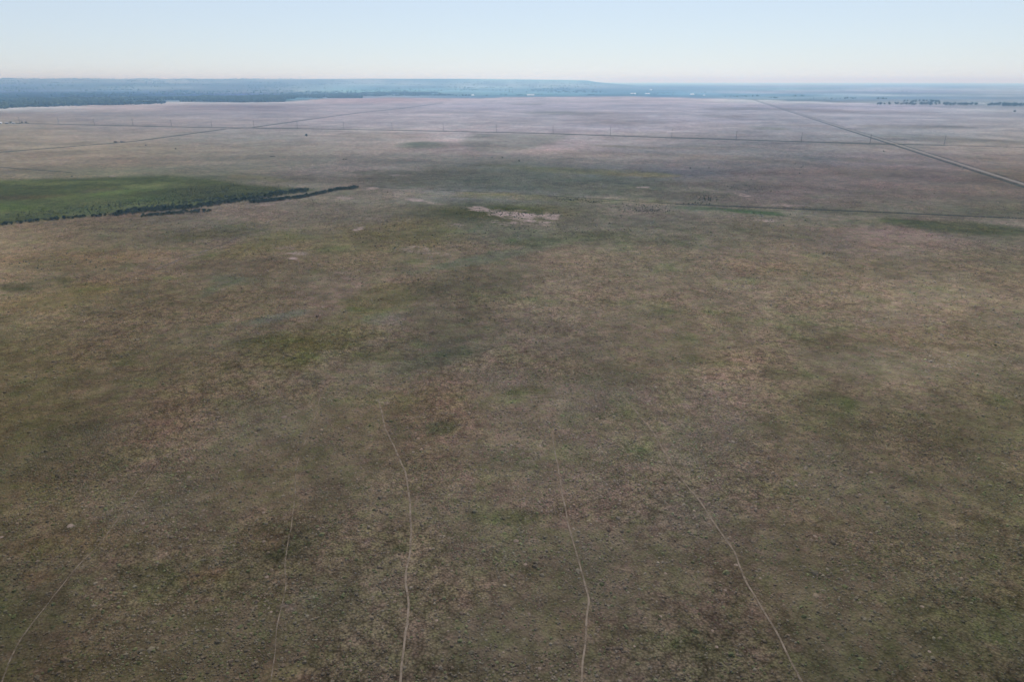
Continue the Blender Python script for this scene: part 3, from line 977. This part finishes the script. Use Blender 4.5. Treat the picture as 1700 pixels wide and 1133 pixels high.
def shrub_meshes(seed, h, wdt, n, mat):
    g = random.Random(seed)
    t = MB()
    blobs = []
    for i in range(7):
        a = g.uniform(0, 6.28)
        rad = g.uniform(.05, .36) * wdt
        pnt = (math.cos(a) * rad, math.sin(a) * rad, h * g.uniform(.35, .72))
        t.tube((math.cos(a) * .1, math.sin(a) * .1, -.15), pnt, .05, .02, 4)
        blobs.append((*pnt, h * g.uniform(.20, .34)))
    V, F = leaf_cloud(blobs, n, h * .085, .95, seed)
    V[:, 2] = np.maximum(V[:, 2], .05)
    return t.mesh('stems', M_BARK), mesh_np('foliage', V, F, mat)


def tree_name_parts(tree):
    return ('trunk', 'crown') if tree else ('stems', 'foliage')


TREE = [tree_meshes(100 + i, 13, 15, 480, M_LEAF) for i in range(4)]
SHRUB = [shrub_meshes(200 + i, 3.2, 4.0, 260, M_WILLOW if i % 2 == 0 else M_WILLOW2) for i in range(6)]
protos = {}


def plant(kind, meshes, x, y, s, rz, label, cat, group=None, names=('trunk', 'crown'), sz=None):
    """first of a kind is built with its parts, the others copy it and each of its parts"""
    key = meshes[1].name
    if key not in protos:
        o = empty(kind)
        a = link(names[0], meshes[0], o)
        bq = link(names[1], meshes[1], o)
        protos[key] = (o, [a, bq])
    else:
        src, parts = protos[key]
        o = src.copy()
        for kk in list(o.keys()):
            del o[kk]
        col.objects.link(o)
        o.name = kind
        for pt in parts:
            c = pt.copy()
            col.objects.link(c)
            c.parent = o
    o.location = (x, y, hz(x, y))
    o.scale = (s, s, sz or s)
    o.rotation_euler = (0, 0, rz)
    tag(o, label, cat, group)
    return o


def at_uv(u, v):
    p = px(u, v)
    return p.x, p.y


# willows lining the creek: the largest ones are individuals, the thicket behind them is one mass
def along(pts, n, thick):
    out = []
    Ls = [math.dist(a, bb) for a, bb in zip(pts[:-1], pts[1:])]
    tot = sum(Ls)
    for _ in range(n):
        d = random.uniform(0, tot)
        for (a, bb), l_ in zip(zip(pts[:-1], pts[1:]), Ls):
            if d <= l_:
                f = d / l_
                out.append((a[0] + (bb[0] - a[0]) * f, a[1] + (bb[1] - a[1]) * f + random.uniform(-thick, thick)))
                break
            d -= l_
    return out


BANK = [(-60, 381), (0, 374), (40, 369), (75, 366), (100, 364), (150, 360), (205, 356)]
MAIN = [(195, 355), (240, 350), (300, 346), (350, 340), (400, 333), (440, 327), (480, 320), (512, 316)]
LOWER = [(415, 337), (450, 333), (500, 328), (540, 320), (560, 315), (595, 311)]
LOW2 = [(235, 359), (285, 355), (350, 350)]
spots = []
for pts, n, th, s0, s1 in ((BANK, 70, 1.2, .55, 1.15), (MAIN, 95, 1.3, .8, 1.35), (LOWER, 80, 1.0, .75, 1.2), (LOW2, 30, 1.2, .55, .95)):
    for (u, v) in along(pts, n, th):
        spots.append((u, v, random.uniform(s0, s1), 'main' if pts is MAIN else 'other'))
spots += [(583 + random.uniform(-4, 4), 313.5 + random.uniform(-1, 1), 1.1, 'o') for _ in range(4)]
for q, (u, v, s, z_) in enumerate(spots):
    x, y = at_uv(u, v)
    plant('willow_shrub', SHRUB[q % 6], x, y, s, random.uniform(0, 6.28),
          'dark green willow shrub among many lining the creek below the meadow', 'shrub', 'willow shrubs lining the creek', ('stems', 'foliage'),
          s * random.uniform(.8, 1.2))

TH = []
for pts, n, th, s0, s1 in ((BANK, 60, 2.0, .5, .9), (MAIN, 520, 3.2, .5, 1.0), (LOWER, 260, 1.7, .6, 1.0), (LOW2, 90, 2.2, .5, .9),
                           ([(210, 350), (280, 341), (350, 331), (430, 322), (512, 314)], 260, 2.0, .4, .8),
                           ([(0, 362), (80, 354), (140, 348), (200, 342)], 90, 5, .3, .6),
                           ([(180, 345), (260, 334), (340, 324), (395, 309)], 170, 5, .3, .55)):
    for (u, v) in along(pts, n, th):
        x, y = at_uv(u, v)
        TH.append((x, y, random.uniform(s0, s1)))
vv, ff, base = [], [], 0
for q, (x, y, s) in enumerate(TH):
    sm = SHRUB[q % 6][1]
    co = np.empty(len(sm.vertices) * 3)
    sm.vertices.foreach_get('co', co)
    co = co.reshape(-1, 4, 3)[::2].reshape(-1, 3)
    a = random.uniform(0, 6.28)
    ca, sa = math.cos(a), math.sin(a)
    c2 = np.stack([co[:, 0] * ca - co[:, 1] * sa, co[:, 0] * sa + co[:, 1] * ca, co[:, 2]], 1) * s
    c2[:, 0] += x
    c2[:, 1] += y
    vv.append(c2)
    ff.append(np.arange(len(c2)).reshape(-1, 4) + base)
    base += len(c2)
tag(link('willow_thicket', mesh_np('willow_thicket', np.vstack(vv), np.vstack(ff), M_WILLOW2)),
    'dense green thicket filling the creek bed behind the bank willows', 'thicket', kind='stuff')

# lone bushes
LONE = [(509, 226.5, 2.2, 'large round dark bush standing alone below the pole line on the left'),
        (120, 294, .6, 'tiny dark bush above the light streak of the green meadow'),
        (817, 262.5, .7, 'left bush of a spaced row of small dark bushes on the middle plain'),
        (834, 262.5, .8, 'middle bush of a spaced row of small dark bushes on the middle plain'),
        (862, 268, .8, 'right bush of a spaced row of small dark bushes on the middle plain'),
        (1146, 280, .75, 'round dark bush on the plain, darker of two left of the double bushes'),
        (1177, 279.5, .6, 'round dark bush on the plain, fainter of two left of the double bushes'),
        (1330, 278, .5, 'left half of the close pair of bushes on the right plain'),
        (1333, 276.5, .5, 'right half of the close pair of bushes on the right plain'),
        (1320, 272.5, .5, 'small bush just above left of the close pair on the right plain'),
        (1327, 288, .55, 'small bush just below the close pair on the right plain'),
        (1280, 318, .5, 'lone small bush to the right of the pale pink soil patch'),
        (1467, 252, .9, 'low dark bush beneath the crossing of road and pole line'),
        (242, 242, .9, 'small dark bush under the long diagonal track on the left'),
        (292, 248, .9, 'small dark bush right of another one under the diagonal track')]
for q, (u, v, s, lb) in enumerate(LONE):
    x, y = at_uv(u, v)
    plant('bush', SHRUB[(q % 3) * 2], x, y, s, random.uniform(0, 6.28), lb, 'bush', None, ('stems', 'foliage'))
x, y = at_uv(1684, 186.5)
plant('tree', TREE[0], x, y, .75, 1.0, 'lone dark tree above the pale track at the far right edge', 'tree')

M_BRUSH = noise_mat('dry_branches', (.035, .030, .032), (.07, .06, .055), 1.5)


def brush_pile(u, v, L_, W_, H_, rz, label):
    x, y = at_uv(u, v)
    blobs = [(random.uniform(-L_ / 2, L_ / 2), random.uniform(-W_ / 2, W_ / 2), H_ * .3, H_ * .6) for _ in range(int(L_ / 1.2))]
    V, F = leaf_cloud(blobs, int(L_ * 22), .45, .7, int(u))
    V[:, 2] = np.maximum(V[:, 2], 0.02)
    o = link('brush_pile', mesh_np('brush_pile', V, F, M_BRUSH), loc=(x, y, hz(x, y)))
    o.rotation_euler = (0, 0, rz)
    return tag(o, label, 'brush pile')


brush_pile(194.5, 236.2, 15, 6, 3.2, .1, 'larger left heap of dark brush lying on the diagonal track')
brush_pile(204.5, 235.8, 8, 5, 2.6, 0, 'smaller right heap of dark brush lying on the diagonal track')
brush_pile(452.5, 260, 10, 2, 1.3, 0, 'long thin dark heap lying alone on the plain above the creek')
brush_pile(572, 264.5, 6.5, 3, 1.4, 0, 'short dark heap on the edge between pale and dark grass')

# ------------------------------------------------------------------ utility poles
M_POLE = noise_mat('weathered_pole_wood', (.045, .04, .038), (.075, .068, .06), 2.0)
M_INS = new_mat('insulator_glaze', (.12, .12, .13), .3, .5)
shaft = MB().tube((0, 0, -.5), (0, 0, 19), .42, .26, 8).mesh('pole_shaft', M_POLE)
arm = MB().box(-1.9, 1.9, -.12, .12, -.14, .14)
arm.tube((-1.2, 0, -.1), (0, -.3, -1.1), .05, .05, 5)
arm.tube((1.2, 0, -.1), (0, -.3, -1.1), .05, .05, 5)
arm = arm.mesh('crossarm', M_POLE)
ins = MB()
for zz, rr_ in ((0, .10), (.12, .16), (.22, .10), (.32, .14)):
    ins.tube((0, 0, zz), (0, 0, zz + .1), rr_, rr_ * .8, 8)
ins = ins.mesh('insulator', M_INS)
POLES = LINE[1:-2]
names_ = ['first pole from the left, beside the far-left farmstead', 'second pole from the left', 'third pole from the left', 'fourth pole from the left',
          'fifth pole from the left', 'sixth pole from the left, just before the diagonal track joins', 'seventh pole from the left, where the diagonal track crosses',
          'eighth pole from the left, near the large lone bush', 'ninth pole from the left', 'tenth pole from the left',
          'eleventh pole from the left', 'twelfth pole from the left, over the darker paddock', 'thirteenth pole from the left, at the right end of the darker paddock',
          'fourteenth pole from the left', 'fifteenth pole from the left', 'sixteenth pole from the left', 'fourth pole from the right',
          'third pole from the right', 'pole second from the right, just left of the gravel road', 'rightmost pole, to the right of the gravel road']
names_ = names_[:16] + names_[17:]
pole0 = None
angs = []
for i in range(len(POLES)):
    a = at_uv(*POLES[max(0, i - 1)])
    c = at_uv(*POLES[min(len(POLES) - 1, i + 1)])
    angs.append(math.atan2(c[1] - a[1], c[0] - a[0]) + math.pi / 2)
for i, (u, v) in enumerate(POLES):
    x, y = at_uv(u, v)
    if pole0 is None:
        o = empty('utility_pole')
        parts = [link('pole_shaft', shaft, o)]
        ca = link('crossarm', arm, o, (0, -.3, 17.6))
        parts.append(ca)
        subs = [link('insulator', ins, ca, (dx, 0, .16)) for dx in (-1.75, 0.55, 1.75)]
        pole0 = (o, parts, subs)
    else:
        o = pole0[0].copy()
        col.objects.link(o)
        for pt in pole0[1]:
            c = pt.copy()
            col.objects.link(c)
            c.parent = o
            if pt.name.startswith('crossarm'):
                for s_ in pole0[2]:
                    d = s_.copy()
                    col.objects.link(d)
                    d.parent = c
    o.location = (x, y, hz(x, y))
    o.rotation_euler = (0, 0, angs[i])
    tag(o, 'wooden utility pole, ' + names_[i], 'utility pole', 'utility poles crossing the plain')

# ------------------------------------------------------------------ farm buildings
M_WHITE = noise_mat('white_painted_steel', (.74, .75, .76), (.82, .82, .82), .4, .5, .3)
M_GREY = noise_mat('grey_sheet_metal', (.30, .31, .33), (.40, .41, .42), .5, .5, .3)
M_RUST = noise_mat('dark_weathered_boards', (.09, .075, .07), (.15, .12, .11), .6)
M_GLASS = new_mat('window_glass', (.05, .06, .07), .15, .5)


def building(u, v, L_, W_, H_, rz, wall, roof, label, cat, name='farm_building', rise=.3):
    x, y = at_uv(u, v)
    o = empty(name, (x, y, hz(x, y)), rz)
    hw, hl = W_ / 2, L_ / 2
    rh = H_ + W_ * rise
    m = MB()
    m.poly([(-hl, -hw, -.3), (hl, -hw, -.3), (hl, hw, -.3), (-hl, hw, -.3), (-hl, -hw, H_), (hl, -hw, H_), (hl, hw, H_), (-hl, hw, H_),
            (-hl, 0, rh), (hl, 0, rh)],
           [(0, 1, 5, 4), (2, 3, 7, 6), (1, 2, 6, 9, 5), (3, 0, 4, 8, 7)])
    link('wall', m.mesh('wall', wall), o)
    e = .5
    k = W_ * rise / hw
    r = MB()
    r.poly([(-hl - e, -hw - e, H_ - e * k + .04), (hl + e, -hw - e, H_ - e * k + .04), (hl + e, 0, rh + .04), (-hl - e, 0, rh + .04),
            (-hl - e, hw + e, H_ - e * k + .04), (hl + e, hw + e, H_ - e * k + .04),
            (-hl - e, -hw - e, H_ - e * k + .24), (hl + e, -hw - e, H_ - e * k + .24), (hl + e, 0, rh + .24), (-hl - e, 0, rh + .24),
            (-hl - e, hw + e, H_ - e * k + .24), (hl + e, hw + e, H_ - e * k + .24)],
           [(0, 3, 2, 1), (3, 4, 5, 2), (6, 7, 8, 9), (9, 8, 11, 10), (0, 1, 7, 6), (4, 10, 11, 5), (0, 6, 9, 3), (3, 9, 10, 4),
            (1, 2, 8, 7), (2, 5, 11, 8)])
    link('roof', r.mesh('roof', roof), o)
    dh = H_ * .75
    d = link('door', MB().box(-1.6, 1.6, -hw - .08, -hw - .003, 0, dh).mesh('door', M_RUST), o)
    link('handle', MB().box(1.1, 1.25, -hw - .16, -hw - .083, dh * .4, dh * .5).mesh('handle', M_GREY), d)
    for sx in (-1, 1):
        link('window', MB().box(sx * hl * .6 - .8, sx * hl * .6 + .8, -hw - .06, -hw - .003, H_ * .4, H_ * .75).mesh('window', M_GLASS), o)
    return tag(o, label, cat)


building(785, 158.6, 22, 12, 5, .1, M_WHITE, M_WHITE, 'small white building at the horizon left of the long low barn', 'farm building')
building(881, 158.4, 62, 16, 5, 0, M_GREY, M_WHITE, 'long low pale barn at the far edge of the plain', 'barn', 'barn', .2)
building(1048.5, 156, 20, 14, 6, .1, M_WHITE, M_WHITE, 'leftmost of two close white houses at the far edge of the plain', 'farm house')
building(1053.5, 156, 22, 14, 6, 0, M_WHITE, M_WHITE, 'second of two close white houses at the far edge of the plain', 'farm house')
building(1073, 156, 18, 12, 5, .2, M_WHITE, M_WHITE, 'left one of the attached looking pair of pale houses right of the first two', 'farm house')
building(1076.7, 156, 18, 12, 5, 0, M_WHITE, M_WHITE, 'right one of the attached looking pair of pale houses right of the first two', 'farm house')
building(1080.5, 149.6, 26, 18, 11, 0, M_WHITE, M_WHITE, 'tiny bright white building farthest away above the pale houses', 'farm building')
building(1149, 157.5, 30, 16, 6.5, 0, M_WHITE, M_WHITE, 'brightest white building alone right of the pale houses', 'farm building')
building(680.5, 154.6, 18, 12, 6, 0, M_WHITE, M_WHITE, 'faint white building among the wooded belt left of centre', 'farm building')
building(1169, 158.5, 12, 9, 4, 0, M_WHITE, M_WHITE, 'faint small white building right of the brightest one', 'farm building')
building(1629, 172.2, 34, 8, 3, 0, M_GREY, M_WHITE, 'long pale shed in the gap between the right tree belts', 'shed', 'shed', .15)
building(1, 205, 8, 5, 3, .1, M_WHITE, M_WHITE, 'white shed at the left edge of the far-left farmstead', 'shed', 'shed')
building(22.5, 205.3, 8, 5, 2.4, 0, M_GREY, M_GREY, 'grey shed between the dark trees of the far-left farmstead', 'shed', 'shed')
building(11.5, 205.3, 7, 5, 2.6, .2, M_RUST, M_GREY, 'weathered brown shed beside the white one in the far-left farmstead', 'shed', 'shed')
for q, (u, v, s) in enumerate([(18, 204.8, .52), (37, 205, .5), (43.5, 205, .5), (29, 206.2, .35), (33, 206, .4), (47, 205.6, .3)]):
    x, y = at_uv(u, v)
    plant('tree', TREE[q % 4], x, y, s, q, 'low dark tree sheltering the sheds of the far-left farmstead', 'tree', 'trees at the far-left farmstead')

# ------------------------------------------------------------------ tree belts on the right and scattered groves (each tree its own)
CL = [  # u range, v range, count, size range, label, group
    (1455, 1560, 173.0, 174.6, 44, .8, 1.25, 'tree in the long front row of the right tree belt', 'trees of the long front row on the right'),
    (1500, 1562, 168, 171, 22, .8, 1.25, 'taller tree in the cluster behind the long right front row', 'trees behind the long front row on the right'),
    (1455, 1474, 163.5, 165, 10, .7, 1.0, 'tree in the small grove just above the long right front row', 'trees of the small grove above the right belt'),
    (1566, 1624, 173.6, 175.2, 34, .85, 1.3, 'tree in the dense middle row of the right belts', 'trees of the middle right row'),
    (1636, 1710, 174.5, 176.8, 48, .9, 1.4, 'tall tree in the belt at the right edge', 'trees of the belt at the right edge'),
    (1402, 1420, 163, 164.5, 12, .7, 1.0, 'tree in the short grove above the end of the right belt', 'trees of the short right grove'),
    (1314, 1336, 159, 161, 12, .6, .9, 'tree in the loose line right of the gravel road end', 'trees in the loose line past the road end'),
    (1276, 1290, 162.3, 163.5, 10, .6, .9, 'tree in the dark clump beside the gravel road end', 'trees of the clump at the road end'),
    (1345, 1395, 163, 166, 14, .5, .9, 'tree scattered in the far meadow past the gravel road', 'trees scattered past the gravel road'),
    (1200, 1262, 158.5, 161.5, 26, .5, .9, 'tree in the faint wooded strip left of the road end', 'trees of the faint strip left of the road end'),
    (975, 991, 157.4, 158.6, 14, .6, .8, 'tree in the dark square grove right of the long barn', 'trees of the square grove'),
    (857, 868, 157.5, 159.2, 9, .6, .9, 'tree in the grove just left of the long barn', 'trees left of the long barn'),
    (830, 841, 156, 158.6, 8, .6, .9, 'tree in the grove second left of the long barn', 'trees second left of the long barn'),
    (888, 899, 157, 158.4, 5, .5, .8, 'tree standing close right of the long barn', 'trees right of the long barn'),
    (804, 810, 158.4, 159.5, 4, .6, .8, 'tree in the tiny clump right of the small white building', 'trees right of the small white building'),
    (1040, 1090, 156.2, 157, 10, .4, .6, 'tree round the white houses at the far plain edge', 'trees round the white houses'),
    (934, 946, 151.5, 152.5, 5, .9, 1.2, 'tree in the faint far clump above the barn', 'trees of the faint far clump'),
]
cnt = 0
for (u0, u1, v0, v1, n, s0, s1, lb, gp) in CL:
    for _ in range(n):
        x, y = at_uv(random.uniform(u0, u1), random.uniform(v0, v1))
        plant('cottonwood_tree', TREE[cnt % 4], x, y, random.uniform(s0, s1), random.uniform(0, 6.28), lb, 'tree', gp)
        cnt += 1

# ------------------------------------------------------------------ river woodland and wooded draws that read as one mass
def wood(name, regions, label):
    P = []
    for (u0, u1, va, vb, n, s0, s1, thr) in regions:
        us = rng.uniform(u0, u1, n)
        fr = rng.random(n)
        lo_ = np.interp(us, EDGE_U, EDGE_V) - .3 - 1.3 * rng.random(n) ** 2 if vb is None else vb
        ra = CAM_H / np.tan(PITCH - np.arctan((566.5 - va) / FPX))
        vbv = np.broadcast_to(lo_, us.shape)
        rb = CAM_H / np.tan(PITCH - np.arctan((566.5 - vbv) / FPX))
        r = rb + (ra - rb) * fr
        a = np.arctan((us - 850) / 1213.0)
        x, y = r * np.sin(a), r * np.cos(a)
        f = fbm(x, y, 420, 41, 4) + .3 * fbm(x, y, 120, 43, 2)
        kmask = f > thr
        x, y = x[kmask], y[kmask]
        P.append(np.stack([x, y, rng.uniform(s0, s1, len(x))], 1))
    P = np.vstack(P)
    n = len(P)
    # each tree: a crown of jittered leafy facets and a stub of trunk below
    phi = (1 + 5 ** .5) / 2
    ico = np.array([(-1, phi, 0), (1, phi, 0), (-1, -phi, 0), (1, -phi, 0), (0, -1, phi), (0, 1, phi), (0, -1, -phi), (0, 1, -phi),
                    (phi, 0, -1), (phi, 0, 1), (-phi, 0, -1), (-phi, 0, 1)]) / 1.902
    fi = np.array([(0, 11, 5), (0, 5, 1), (0, 1, 7), (0, 7, 10), (0, 10, 11), (1, 5, 9), (5, 11, 4), (11, 10, 2), (10, 7, 6), (7, 1, 8),
                   (3, 9, 4), (3, 4, 2), (3, 2, 6), (3, 6, 8), (3, 8, 9), (4, 9, 5), (2, 4, 11), (6, 2, 10), (8, 6, 7), (9, 8, 1)])
    jit = rng.uniform(.6, 1.35, (n, 12, 1))
    V = ico[None] * jit * P[:, 2][:, None, None] * np.array([.55, .55, .5])
    zz = height(P[:, 0], P[:, 1])
    V[:, :, 0] += P[:, 0][:, None]
    V[:, :, 1] += P[:, 1][:, None]
    V[:, :, 2] += (zz + P[:, 2] * .5)[:, None]
    F = fi[None] + (np.arange(n) * 12)[:, None, None]
    C = np.exp(rng.normal(0, .3, n))[:, None] * np.array([[.052, .066, .042]])
    C = np.repeat(C[:, None], 12, 1)
    me = mesh_np(name, V.reshape(-1, 3), F.reshape(-1, 3), mt, C.reshape(-1, 3))
    return tag(link(name, me), label, 'woodland', kind='stuff')


wood('river_woodland', [
    (-250, 330, 159.5, None, 11000, 10, 18, -.2), (330, 470, 158, 167.5, 5000, 10, 17, -.12), (470, 600, 155.5, 163, 3500, 10, 16, -.05),
    (600, 780, 153.5, 159, 2600, 10, 16, 0.0)], 'continuous dark river woodland beyond the left half of the plain')
wood('distant_woodland', [
    (-250, 500, 142, 157, 9000, 10, 18, .18), (500, 1000, 144, 154, 5000, 10, 16, .22), (1000, 1750, 143, 151, 1200, 8, 12, .3),
    (800, 1180, 152, 158, 260, 7, 11, .2)],
    'scattered hazy woods in the draws of the far hills')
